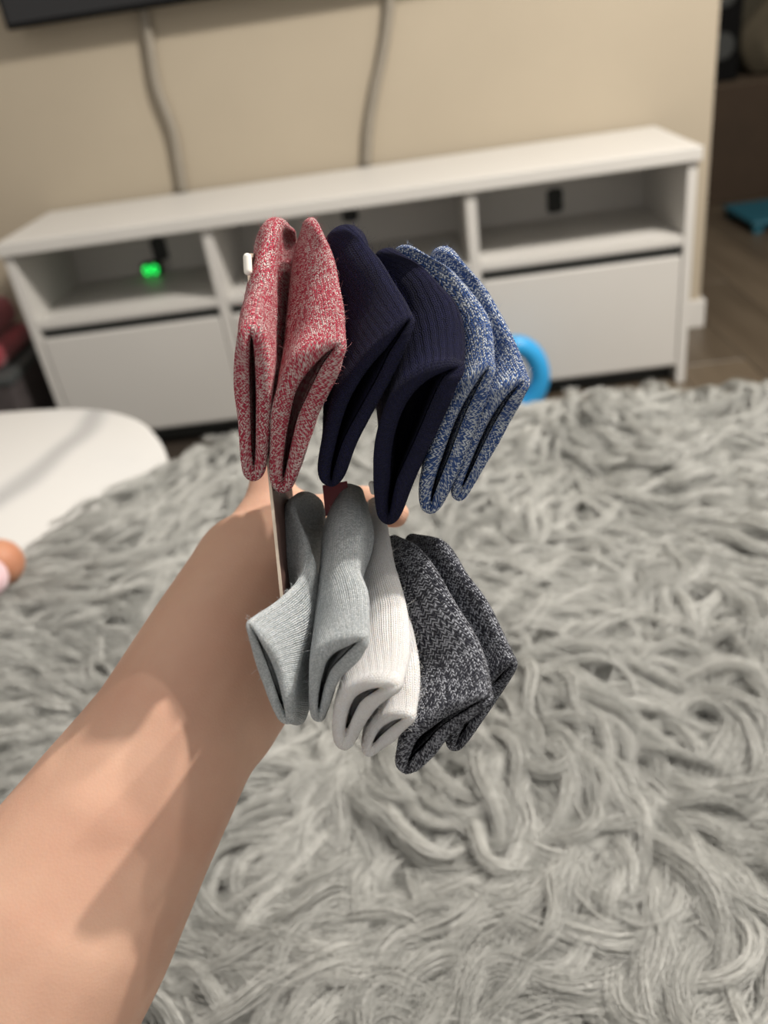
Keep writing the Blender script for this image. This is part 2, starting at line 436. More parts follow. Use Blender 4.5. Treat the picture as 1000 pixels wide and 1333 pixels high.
# blue loop toy before the right-hand drawer
tb = empty('toy_ring', tuple(room(-0.464, -0.115, 0.0)), YAW)
tag(tb, 'bright blue looped plastic toy standing before the TV stand', 'toy')
a = np.linspace(0, 2 * math.pi, 40, endpoint=False)
pts = np.stack([0.062 * np.cos(a) - 0.012 * (np.sin(a) < 0) * np.sin(a) * -1, 0 * a, 0.117 + 0.090 * np.sin(a)], 1)
link('loop', tube_mesh(pts, 0.0255, 16, closed=True), M_blue, tb, True)
link('foot', prism_mesh(smooth_outline([(-0.05, -0.035), (0.03, -0.035), (0.04, 0.03), (-0.05, 0.035)], 32), 0.0, 0.03, 0.006), M_blue, tb, True)

# ------------------------------------------------------------------ marble coffee table
ct = empty('coffee_table', (-0.75, 1.03, 0.0))
tag(ct, 'low coffee table with white veined marble top and rounded corner', 'table')
ol_ = np.array([(-1.15, 1.47), (-0.9, 1.475), (-0.66, 1.44), (-0.5, 1.395), (-0.40, 1.32), (-0.345, 1.23), (-0.312, 1.13), (-0.318, 1.06),
                (-0.36, 1.0), (-0.45, 0.87), (-0.56, 0.72), (-0.75, 0.60), (-1.05, 0.62), (-1.3, 0.8), (-1.36, 1.1), (-1.3, 1.36)]) - [-0.75, 1.03]
link('marble_top', prism_mesh(smooth_outline(ol_, 96), 0.397, 0.42, 0.006), M_marble, ct, True)
for x, y in ((0.37, 0.02), (-0.45, -0.28), (-0.45, 0.33), (0.15, 0.30)):
    link('leg', tube_mesh([(x, y, 0.0), (x, y, 0.2), (x, y, 0.3965)], [0.02, 0.026, 0.032], 20), M_walnut, ct, True)

# ------------------------------------------------------------------ bed with fur throw
ZB = 0.438
bed_outline = [(-0.19, 1.15), (0.15, 1.11), (0.48, 1.06), (0.78, 0.92), (0.96, 0.7), (1.0, 0.3), (0.98, -0.35), (0.6, -0.55), (-0.3, -0.55), (-0.9, -0.4), (-0.93, -0.15), (-0.67, 0.34), (-0.435, 0.75), (-0.345, 0.94), (-0.285, 1.09)]
bo = smooth_outline(bed_outline, 120)
ot = empty('fur_ottoman', (0, 0.4, 0)); 
tag(ot, 'wide low couch seat covered in long shaggy pale grey faux fur', 'ottoman')
M_furbase = plain('fur_backing_shade', (0.14, 0.14, 0.13), 1.0, 0.1)  # backing darkened so the recesses between locks look shaded
link('seat', prism_mesh(bo - [0, 0.4], 0.0, ZB, 0.03, 4), M_furbase, ot, True)

def sines(seed, n, f0, f1):
    g = np.random.default_rng(seed)
    k = g.uniform(f0, f1, n); a = g.uniform(0, 2 * math.pi, n); ph = g.uniform(0, 2 * math.pi, n)
    def fn(x, y):
        s = 0
        for i in range(n):
            s = s + np.sin(k[i] * (x * math.cos(a[i]) + y * math.sin(a[i])) + ph[i])
        return s / math.sqrt(n / 2)
    return fn
n_dir = sines(3, 7, 5, 16); n_curv = sines(5, 7, 10, 30); n_h = sines(9, 8, 10, 40)

def inside(poly, x, y):
    r = np.zeros(len(x), bool); m = len(poly)
    for i in range(m):
        x0, y0 = poly[i]; x1, y1 = poly[(i + 1) % m]
        if y0 == y1: continue
        c = ((y0 > y) != (y1 > y)) & (x < (x1 - x0) * (y - y0) / (y1 - y0) + x0)
        r ^= c
    return r

def fur(nlocks, lo, hi, strands, rad, seg, keep, seed):
    g = np.random.default_rng(seed)
    x = g.uniform(lo[0], hi[0], nlocks); y = g.uniform(lo[1], hi[1], nlocks)
    ok = inside(bo, x, y) & keep(x, y)
    x, y = x[ok], y[ok]; n = len(x)
    left = 1 / (1 + np.exp((x + 0.16 + 0.25 * (y - 0.6)) / 0.05))          # combed sideways on the left
    th = -1.5 + 0.9 * n_dir(x, y) + g.normal(0, 0.35, n)
    th = th * (1 - left) + (0.3 * n_dir(x, y) - 3.45 + g.normal(0, 0.2, n)) * left
    kap = (11 * n_curv(x, y) + g.normal(0, 9, n)) * (1 - 0.75 * left)
    Ls = g.uniform(0.085, 0.15, n) * (1 - 0.15 * left)
    lift = g.uniform(0.45, 0.95, n)
    base_h = 0.008 + 0.006 * n_h(x, y)
    wavA = g.uniform(0.1, 0.55, n); wavF = g.uniform(1.0, 2.0, n); wavP = g.uniform(0, 6.28, n)
    s = np.linspace(0, 1, seg)
    ds = 1.0 / (seg - 1)
    px = np.zeros((n, seg)); py = np.zeros((n, seg)); pz = np.zeros((n, seg)); hd = np.zeros((n, seg))
    px[:, 0], py[:, 0], pz[:, 0] = x, y, ZB - 0.012
    for i in range(seg):
        t = s[i]
        hd[:, i] = th + kap * Ls * t + wavA * np.sin(2 * math.pi * wavF * t + wavP)
        if i:
            el = lift * (1.0 - 2.0 * t)             # rises, bends over, falls
            el = np.where(t > 0.75, el * 0.5, el)
            h = hd[:, i - 1]
            px[:, i] = px[:, i - 1] + Ls * ds * np.cos(el) * np.cos(h)
            py[:, i] = py[:, i - 1] + Ls * ds * np.cos(el) * np.sin(h)
            pz[:, i] = pz[:, i - 1] + Ls * ds * np.sin(el)
    pz += base_h[:, None] * np.minimum(1, s * 4)[None]
    k = strands
    ang = g.uniform(0, 2 * math.pi, (n, k)); rr = np.sqrt(g.uniform(0, 1, (n, k)))
    wid = g.uniform(0.0045, 0.0095, n)
    oa = rr * np.cos(ang) * wid[:, None]; ob = rr * np.sin(ang) * wid[:, None] * 0.7
    spread = (1.25 - 0.85 * s ** 0.9)
    loose = g.uniform(0.5, 1.6, (n, k))
    fr = g.normal(0, 1, (n, k, 3)) * 0.0013
    frp = g.uniform(0, 6.28, (n, k, 1)); frf = g.uniform(3, 9, (n, k, 1))
    sx = -np.sin(hd); sy = np.cos(hd)
    tip = g.uniform(0.8, 1.0, (n, k, 1)); sk = s[None, None, :] 
    A = oa[:, :, None] * (spread[None, None] * loose[:, :, None])
    B = ob[:, :, None] * (spread[None, None] * loose[:, :, None])
    wob = np.sin(frf * sk + frp)
    X = px[:, None, :] + A * sx[:, None, :] + fr[:, :, 0:1] * wob * sk * 2
    Y = py[:, None, :] + A * sy[:, None, :] + fr[:, :, 1:2] * wob * sk * 2
    Z = pz[:, None, :] + B + fr[:, :, 2:3] * wob * sk
    Z = np.maximum(Z, ZB - 0.012) if True else Z
    pos = np.stack([X, Y, Z], -1).reshape(-1, 3)
    radii = (rad * (1.0 - 0.75 * s ** 2))[None, None, :] * g.uniform(0.7, 1.3, (n, k, 1))
    shade = np.repeat(g.uniform(0, 1, n), k) * 0.4 + g.uniform(0, 0.6, n * k)
    return pos, radii.reshape(-1), shade, n * k, seg

def near(x, y): return (y < 0.52)
def far(x, y): return (y >= 0.52)
def rest(x, y): return (y < 0.02) | (x < -0.72) | ((y < 0.52) & (x > 0.55)) | (x > 0.85)
sets = [fur(6200, (-0.72, 0.02), (0.55, 0.52), 62, 0.00017, 15, near, 21),
        fur(6000, (-0.72, 0.52), (0.85, 1.12), 30, 0.00030, 13, far, 22),
        fur(6500, (-0.95, -0.55), (1.0, 1.06), 20, 0.00032, 11, rest, 23)]
m, nt, b = new_mat('shaggy_fur')
at = nt.nodes.new('ShaderNodeAttribute'); at.attribute_name = 'shade'
rp = nt.nodes.new('ShaderNodeValToRGB')
rp.color_ramp.elements[0].color = (0.27, 0.274, 0.257, 1); rp.color_ramp.elements[1].color = (0.70, 0.70, 0.67, 1)
nt.links.new(at.outputs['Fac'], rp.inputs['Fac']); nt.links.new(rp.outputs['Color'], b.inputs['Base Color'])
b.inputs['Roughness'].default_value = 0.42; b.inputs['Specular IOR Level'].default_value = 0.4
tr = nt.nodes.new('ShaderNodeBsdfTranslucent'); ms = nt.nodes.new('ShaderNodeMixShader'); ms.inputs[0].default_value = 0.18
nt.links.new(rp.outputs['Color'], tr.inputs['Color'])
nt.links.new(b.outputs[0], ms.inputs[1]); nt.links.new(tr.outputs[0], ms.inputs[2])
nt.links.new(ms.outputs[0], nt.nodes['Material Output'].inputs['Surface'])
M_fur = m
for pos, radii, shade, nc, seg in sets:
    hc = bpy.data.hair_curves.new('pile')
    hc.add_curves([seg] * nc)
    hc.attributes['position'].data.foreach_set('vector', (pos - np.array([0, 0.4, 0])).astype(np.float32).ravel())
    ra = hc.attributes.get('radius') or hc.attributes.new('radius', 'FLOAT', 'POINT')
    ra.data.foreach_set('value', radii.astype(np.float32))
    sa = hc.attributes.new('shade', 'FLOAT', 'CURVE')
    sa.data.foreach_set('value', shade.astype(np.float32))
    hc.materials.append(M_fur)
    o = bpy.data.objects.new('fur_pile', hc); col.objects.link(o); o.parent = ot
    tag(o, kind='stuff')

# ------------------------------------------------------------------ arm and hand
def cone_mesh(bm, p, q, r1, r2, n=20):
    p = np.array(p); q = np.array(q); ax = q - p; ln = np.linalg.norm(ax); ax = ax / ln
    ref = np.array([0, 0, 1.0]) if abs(ax[2]) < 0.9 else np.array([1.0, 0, 0])
    e1 = np.cross(ref, ax); e1 /= np.linalg.norm(e1); e2 = np.cross(ax, e1)
    rings = []
    for i in range(7):
        a = math.pi / 2 * i / 6
        rings.append((p - ax * r1 * math.cos(a), r1 * math.sin(a)))
    for i in range(7):
        a = math.pi / 2 * (6 - i) / 6
        rings.append((q + ax * r2 * math.cos(a), r2 * math.sin(a)))
    prev = None
    for c, r_ in rings:
        if r_ < 1e-6:
            cur = [bm.verts.new(tuple(c))]
        else:
            cur = [bm.verts.new(tuple(c + r_ * (math.cos(2 * math.pi * k / n) * e1 + math.sin(2 * math.pi * k / n) * e2))) for k in range(n)]
        if prev is not None:
            for k in range(n):
                k2 = (k + 1) % n
                if len(prev) == 1: bm.faces.new((prev[0], cur[k2], cur[k]))
                elif len(cur) == 1: bm.faces.new((prev[k], prev[k2], cur[0]))
                else: bm.faces.new((prev[k], prev[k2], cur[k2], cur[k]))
        prev = cur

def flesh(name, chains, material, voxel, smooth_it, parent=None, origin=None):
    bm = bmesh.new()
    for ch in chains:
        for (p, r1), (q, r2) in zip(ch[:-1], ch[1:]):
            cone_mesh(bm, p, q, r1, r2)
    bmesh.ops.recalc_face_normals(bm, faces=bm.faces)
    me = bpy.data.meshes.new('m'); bm.to_mesh(me); bm.free()
    o = bpy.data.objects.new(name, me); col.objects.link(o)
    rm = o.modifiers.new('r', 'REMESH'); rm.mode = 'VOXEL'; rm.voxel_size = voxel; rm.use_smooth_shade = True
    sm = o.modifiers.new('s', 'SMOOTH'); sm.iterations = smooth_it; sm.factor = 0.5
    dg = bpy.context.evaluated_depsgraph_get()
    me2 = bpy.data.meshes.new_from_object(o.evaluated_get(dg))
    o.modifiers.clear(); o.data = me2
    me2.materials.clear(); me2.materials.append(material)
    me2.polygons.foreach_set('use_smooth', [True] * len(me2.polygons))
    if parent: o.parent = parent
    return o

def J(px, py, d, r): return (P(px, py, d), r)
forearm = [J(-230, 1700, 0.285, 0.056), J(-70, 1430, 0.292, 0.0512), J(78, 1195, 0.302, 0.0446), J(158, 1065, 0.310, 0.0383), J(225, 960, 0.320, 0.0338), J(282, 850, 0.338, 0.0315), J(335, 760, 0.368, 0.0315)]
palm = [[J(255, 890, 0.330, 0.026), J(335, 750, 0.372, 0.0305), J(375, 700, 0.392, 0.024)],
        [J(285, 935, 0.326, 0.024), J(350, 830, 0.362, 0.026), J(395, 770, 0.392, 0.024)],
        [J(300, 915, 0.330, 0.02), J(372, 850, 0.372, 0.022), J(410, 820, 0.395, 0.018)],
        [J(335, 760, 0.37, 0.030), J(352, 690, 0.384, 0.019)]]
thumb = [J(338, 745, 0.370, 0.022), J(348, 690, 0.382, 0.0145), J(354, 630, 0.390, 0.0108), J(356, 580, 0.392, 0.0096), J(356, 560, 0.392, 0.0082)]
index = [J(385, 715, 0.385, 0.013), J(425, 668, 0.396, 0.0098), J(472, 655, 0.392, 0.0090), J(503, 663, 0.372, 0.0080), J(514, 669, 0.362, 0.0068)]
middle = [J(395, 760, 0.390, 0.013), J(455, 735, 0.412, 0.0100), J(505, 735, 0.410, 0.0092), J(525, 740, 0.395, 0.0085), J(530, 745, 0.387, 0.007)]
ring = [J(400, 800, 0.390, 0.012), J(455, 790, 0.414, 0.0097), J(502, 792, 0.412, 0.0090), J(520, 798, 0.398, 0.0083), J(526, 802, 0.390, 0.007)]
pinky = [J(402, 835, 0.388, 0.011), J(448, 842, 0.408, 0.0088), J(490, 848, 0.406, 0.0080), J(505, 852, 0.395, 0.0072), J(510, 855, 0.388, 0.006)]
arm = flesh('person', [forearm] + palm + [thumb, index, middle, ring, pinky], M_skin, 0.0022, 10)
tag(arm, 'bare forearm and hand reaching in from lower left, holding the socks', 'person')

def nail(tip, prev, up, w, l):
    tip = np.array(tip); ax = tip - np.array(prev); ax /= np.linalg.norm(ax)
    side = np.cross(ax, up); side /= np.linalg.norm(side); up2 = np.cross(side, ax)
    bm = bmesh.new(); rows = []
    for i in range(7):
        v_ = i / 6 - 0.5; row = []
        for j in range(7):
            u_ = j / 6 - 0.5
            ww = w * (1 - 0.35 * max(0, abs(v_) - 0.25) / 0.25 * 0.6)
            q = tip + ax * (v_ * l) + side * (u_ * ww) + up2 * (0.0072 - 0.0035 * (2 * u_) ** 2 * 0.8 - 0.0008 * (v_ + 0.5))
            row.append(bm.verts.new(tuple(q)))
        rows.append(row)
    for i in range(6):
        for j in range(6): bm.faces.new((rows[i][j], rows[i][j + 1], rows[i + 1][j + 1], rows[i + 1][j]))
    me = bpy.data.meshes.new('m'); bm.to_mesh(me); bm.free()
    o = link('nail', me, M_nail, arm, True)
    sd = o.modifiers.new('s', 'SOLIDIFY'); sd.thickness = 0.0006
    return o
M_nail = plain('nail', (0.62, 0.38, 0.30), 0.3, 0.5)
for fgr in (thumb, middle, ring, pinky):
    nail(fgr[-1][0], fgr[-2][0], F * 1.0 - U * 0.2, 0.0075, 0.009)

# second person's limb at the left edge, with pink clothing
leg = flesh('person', [[(np.array([-0.66, 0.745, 0.535]), 0.042), (np.array([-0.52, 0.79, 0.496]), 0.034), (np.array([-0.440, 0.802, 0.478]), 0.028)]], skin_mat('skin_other', (0.46, 0.22, 0.13)), 0.004, 6)
tag(leg, 'bare brown limb of a second person at left edge beside marble table', 'person')
pk = flesh('pink_cuff', [[(np.array([-1.0, 0.64, 0.66]), 0.062), (np.array([-0.74, 0.70, 0.555]), 0.052), (np.array([-0.56, 0.735, 0.512]), 0.040), (np.array([-0.434, 0.754, 0.490]), 0.023)]], plain('pink_cloth', (0.72, 0.50, 0.53), 0.95, noise=0.15, scale=30, sheen=0.3), 0.004, 4, parent=leg)

# ------------------------------------------------------------------ card of the sock pack
def sheet(name, corners, thick, material, parent=None, div=1):
    c = [np.array(v) for v in corners]
    nrm = np.cross(c[1] - c[0], c[3] - c[0]); nrm /= np.linalg.norm(nrm)
    vs_ = [tuple(v + nrm * thick / 2) for v in c] + [tuple(v - nrm * thick / 2) for v in c]
    fs = [(0, 1, 2, 3), (7, 6, 5, 4)] + [(i, i + 4, (i + 1) % 4 + 4, (i + 1) % 4) for i in range(4)]
    me = bpy.data.meshes.new('m'); me.from_pydata(vs_, [], fs); me.update()
    bm = bmesh.new(); bm.from_mesh(me); bmesh.ops.recalc_face_normals(bm, faces=bm.faces); bm.to_mesh(me); bm.free()
    return link(name, me, material, parent)
M_paper = plain('card_stock', (0.55, 0.47, 0.38), 0.7, noise=0.04, scale=60)
cardtop = empty('hang_card', tuple(P(350, 640, 0.291)))
bpy.context.view_layer.update()
def unparent_fix(o, par):
    o.parent = par; o.matrix_parent_inverse = par.matrix_world.inverted()
tag(cardtop, 'thin upright cardboard hang card seen edge-on beside the red socks', 'card')
sh_ = sheet('card_sheet', [P(321, 330, 0.286), P(367, 782, 0.276), P(392, 782, 0.330), P(347, 330, 0.340)], 0.0009, M_paper)
unparent_fix(sh_, cardtop)
pr = sheet('shaded_face', [P(323.8, 335, 0.287), P(368.8, 778, 0.2775), P(394.4, 778, 0.3305), P(349.4, 335, 0.3405)], 0.0004, plain('brown_face_shade', (0.10, 0.055, 0.045), 0.5))  # right face of the card, its shade put into the dark brown
unparent_fix(pr, cardtop)
rl = sheet('red_label', [P(420, 632, 0.313), P(452, 626, 0.312), P(455, 664, 0.312), P(424, 672, 0.313)], 0.0006, plain('red_print', (0.16, 0.008, 0.016), 0.45))
unparent_fix(rl, cardtop)
fst = flesh('fastener', [[(P(322, 335, 0.283), 0.0015), (P(323, 353, 0.283), 0.0015)]], plain('white_plastic', (0.80, 0.78, 0.72), 0.35), 0.0003, 3)
unparent_fix(fst, cardtop)
clip = flesh('clip', [[(P(484, 630, 0.298), 0.0012), (P(486, 640, 0.298), 0.0012)]], bpy.data.materials['white_plastic'], 0.0005, 2)
unparent_fix(clip, cardtop)

# ------------------------------------------------------------------ socks
DS = 0.82    # how near the pack is held
MS = 40      # samples down a cross-section
TS = 64      # samples along the sock
def station(raw):
    """centre line of one flattened cross-section -> MS x (px, py, depth, halfwidth)"""
    a = np.array(raw, float); f0 = 0.315 if a[0, 1] < 640 else 0.302; a[:, 2] = (f0 + (a[:, 2] - f0) * 1.4) * DS
    dense = catmull(a, 160)
    dense[:, 3] = np.maximum(dense[:, 3], 1.0)
    seg = np.hypot(np.diff(dense[:, 0]), np.diff(dense[:, 1])); s = np.concatenate([[0], np.cumsum(seg)]); Lc = s[-1]
    q = (1 - np.cos(np.linspace(0, math.pi, MS))) / 2 * Lc
    out = np.stack([np.interp(q, s, dense[:, k]) for k in range(4)], 1)
    r0 = max(out[1, 3], 4.0); r1 = max(out[-2, 3], 4.0)
    e0 = np.clip(q / min(r0, Lc * 0.4), 0, 1); e1 = np.clip((Lc - q) / min(r1, Lc * 0.4), 0, 1)
    out[:, 3] *= np.sqrt(np.maximum(0, 1 - (1 - e0) ** 2)) * np.sqrt(np.maximum(0, 1 - (1 - e1) ** 2))
    return out

def loops(stn, shrink=0.0):
    """closed outline (2*MS-2 points, px py depth) of stations; shrink in px insets it"""
    c = stn.copy()
    if shrink:
        Lc = np.hypot(c[0, 0] - c[-1, 0], c[0, 1] - c[-1, 1])
        f_ = min(shrink / max(Lc, 1e-3), 0.2)
        idx = f_ * (MS - 1) * 1.6 + np.arange(MS) * (1 - 3.2 * f_)
        idx = np.clip(idx, 0, MS - 1)
        c = np.stack([np.interp(idx, np.arange(MS), c[:, k]) for k in range(4)], 1)
        ends = np.sin(np.linspace(0, math.pi, MS)) ** 0.4
        c[:, 3] = np.maximum(c[:, 3] - shrink, 0.14 * c[:, 3]) * ends
    tx = np.gradient(c[:, 0]); ty = np.gradient(c[:, 1]); ln = np.hypot(tx, ty) + 1e-9
    nx, ny = -ty / ln, tx / ln         # to the right when the line runs down
    lft = np.stack([c[:, 0] + nx * c[:, 3], c[:, 1] + ny * c[:, 3], c[:, 2]], 1)
    rgt = np.stack([c[:, 0] - nx * c[:, 3], c[:, 1] - ny * c[:, 3], c[:, 2]], 1)
    return np.vstack([lft, rgt[::-1][1:-1]])

def to3(lp):
    d = lp[:, 2:3]
    return C[None] + d * (F[None] + (lp[:, 0:1] - CX) / FPX * R[None] - (lp[:, 1:2] - CY) / FPX * U[None])

def build_sock(label, sts, mat, lip=9.0, wale=0.0024, row=0.0017, wr=0.0006, seed=0, lining=None, group=None, fz=None, deep=0.36):
    S = np.array([station(s) for s in sts])                # ns, MS, 4
    ns = len(S)
    flat = catmull(S.reshape(ns, -1), TS).reshape(TS, MS, 4)
    flat[:, :, 3] = np.maximum(flat[:, :, 3], 0.0)
    outer = np.array([to3(loops(flat[i])) for i in range(TS)])     # TS, N, 3
    N = outer.shape[1]
    g = np.random.default_rng(seed + 100)
    # soft wrinkles
    k1 = g.uniform(90, 220, (6, 3)) * g.choice([-1, 1], (6, 3)); ph = g.uniform(0, 6.28, 6)
    def wrk(p):
        s = 0
        for i in range(6): s = s + np.sin(p @ k1[i] + ph[i])
        return s / 3
    cen = outer.mean(1, keepdims=True)
    rad = outer - cen
    rad /= np.linalg.norm(rad, axis=2, keepdims=True) + 1e-9
    outer = outer + rad * (wr * wrk(outer))[:, :, None]
    # lip: bulge forward from the rim, then inside
    nin = 26
    dpt = np.linspace(0.0, deep, nin)
    inner = []
    for t in dpt:
        idx = t * (TS - 1); i0 = int(idx); fr_ = idx - i0
        c = flat[i0] * (1 - fr_) + flat[min(i0 + 1, TS - 1)] * fr_
        inner.append(to3(loops(c, lip)))
    inner = np.array(inner)
    axis = outer[0].mean(0) - outer[6].mean(0); axis /= np.linalg.norm(axis)
    rim = []
    o0, i0_ = outer[0], inner[0]
    mid = (o0 + i0_) / 2; half = (o0 - i0_) / 2
    hl = np.linalg.norm(half, axis=1, keepdims=True)
    for a_ in np.linspace(0, math.pi, 9)[1:-1]:
        rim.append(mid + half * math.cos(a_) + axis[None] * hl * math.sin(a_) * 1.0)
    shell = np.concatenate([outer[::-1], np.array(rim)], 0)         # toe .. rim .. lip
    def mesh_from(rows, name, material, u_cols, cap):
        nr = len(rows)
        vs_ = rows.reshape(-1, 3)
        faces = []; uvs = []
        step = np.linalg.norm(np.diff(rows, axis=0), axis=2).mean(1) / row
        vv = np.concatenate([[0], np.cumsum(step)])
        for i in range(nr - 1):
            for k in range(N):
                k2 = (k + 1) % N
                faces.append((i * N + k, i * N + k2, (i + 1) * N + k2, (i + 1) * N + k))
                ua, ub = ucoord[k] * u_cols, ucoord[k + 1] * u_cols
                uvs += [(ua, vv[i]), (ub, vv[i]), (ub, vv[i + 1]), (ua, vv[i + 1])]
        if cap is not None:
            base = 0 if cap == 0 else (nr - 1) * N
            ring_ = [base + k for k in range(N)]
            h_ = N // 2
            for k in range(h_):
                a0, a1 = k, k + 1
                b0, b1 = (N - k) % N, (N - k - 1) % N
                if k == 0: f_ = (ring_[a0], ring_[a1], ring_[b1])
                elif a1 == b1: f_ = (ring_[a0], ring_[a1], ring_[b0])
                else: f_ = (ring_[a0], ring_[a1], ring_[b1], ring_[b0])
                faces.append(f_); uvs += [(ucoord[j % N] * u_cols, k * 0.5) for j in (q - base for q in f_)]
        me = bpy.data.meshes.new('m'); me.from_pydata([tuple(v) for v in vs_], [], faces); me.update()
        uvl = me.uv_layers.new(name='UVMap'); uvl.data.foreach_set('uv', np.array(uvs, np.float32).ravel())
        bm = bmesh.new(); bm.from_mesh(me); bmesh.ops.recalc_face_normals(bm, faces=bm.faces); bm.to_mesh(me); bm.free()
        return me
    per = np.linalg.norm(np.roll(outer[TS // 4], -1, 0) - outer[TS // 4], axis=1)
    ucoord = np.concatenate([[0], np.cumsum(per)]) / per.sum()
    cols_ = max(8, round(per.sum() / wale))
    pivot = Vector(tuple(outer[0].mean(0)))
    me = mesh_from(shell, 'sock', mat, cols_, 0)
    me.transform(Matrix.Translation(-pivot))
    so = link('sock', me, mat, None, True); so.location = pivot
    me2 = mesh_from(inner, 'lining', lining or mat, cols_, 1)
    me2.transform(Matrix.Translation(-pivot))
    link('lining', me2, lining or mat, so, True)
    tag(so, label, 'sock', group)
    # loose fibres standing off the yarn
    nf = 800; body = outer[: int(TS * 0.85)]
    ii = g.integers(0, len(body), nf); kk = g.integers(0, N, nf)
    base = body[ii, kk]
    nrm = rad[ii, kk] + g.normal(0, 0.5, (nf, 3)); nrm /= np.linalg.norm(nrm, axis=1, keepdims=True)
    bend = g.normal(0, 0.7, (nf, 3)); ln = g.uniform(0.0008, 0.0024, (nf, 1))
    pts = np.stack([base + nrm * ln * t_ + bend * ln * t_ * t_ * 0.6 for t_ in (0.0, 0.33, 0.66, 1.0)], 1) - np.array(pivot)
    hc = bpy.data.hair_curves.new('fuzz'); hc.add_curves([4] * nf)
    hc.attributes['position'].data.foreach_set('vector', pts.astype(np.float32).ravel())
    ra = hc.attributes.get('radius') or hc.attributes.new('radius', 'FLOAT', 'POINT')
    ra.data.foreach_set('value', np.tile(np.array([2.6e-5, 2.4e-5, 2e-5, 1e-5], np.float32), nf))
    hc.materials.append(fz)
    fo = bpy.data.objects.new('fuzz', hc); col.objects.link(fo); fo.parent = so; tag(fo, kind='stuff')
    return so

K_red = knit('red_marl_knit', (0.58, 0.012, 0.06), (0.90, 0.68, 0.66), marl=0.46, contrast=0.15)
K_navy = knit('navy_knit', (0.006, 0.007, 0.034), (0.010, 0.011, 0.055), marl=0.5, rib=0.5, relief=0.9, sheen=0.03)
K_blue = knit('blue_marl_knit', (0.014, 0.085, 0.34), (0.76, 0.83, 0.92), marl=0.42, contrast=0.12)
K_grey = knit('grey_knit', (0.44, 0.49, 0.51), (0.70, 0.74, 0.76), marl=0.5, contrast=0.3, rib=0.2, relief=0.8, wobble=0.4, sss=0.3, sheen=0.25)
K_white = knit('white_knit', (0.86, 0.835, 0.82), (0.93, 0.92, 0.915), marl=0.5, contrast=0.3, rib=0.25, relief=0.6, wobble=0.3, sss=0.5, sheen=0.3)
K_char = knit('charcoal_marl_knit', (0.011, 0.013, 0.028), (0.44, 0.46, 0.52), marl=0.42, contrast=0.10)

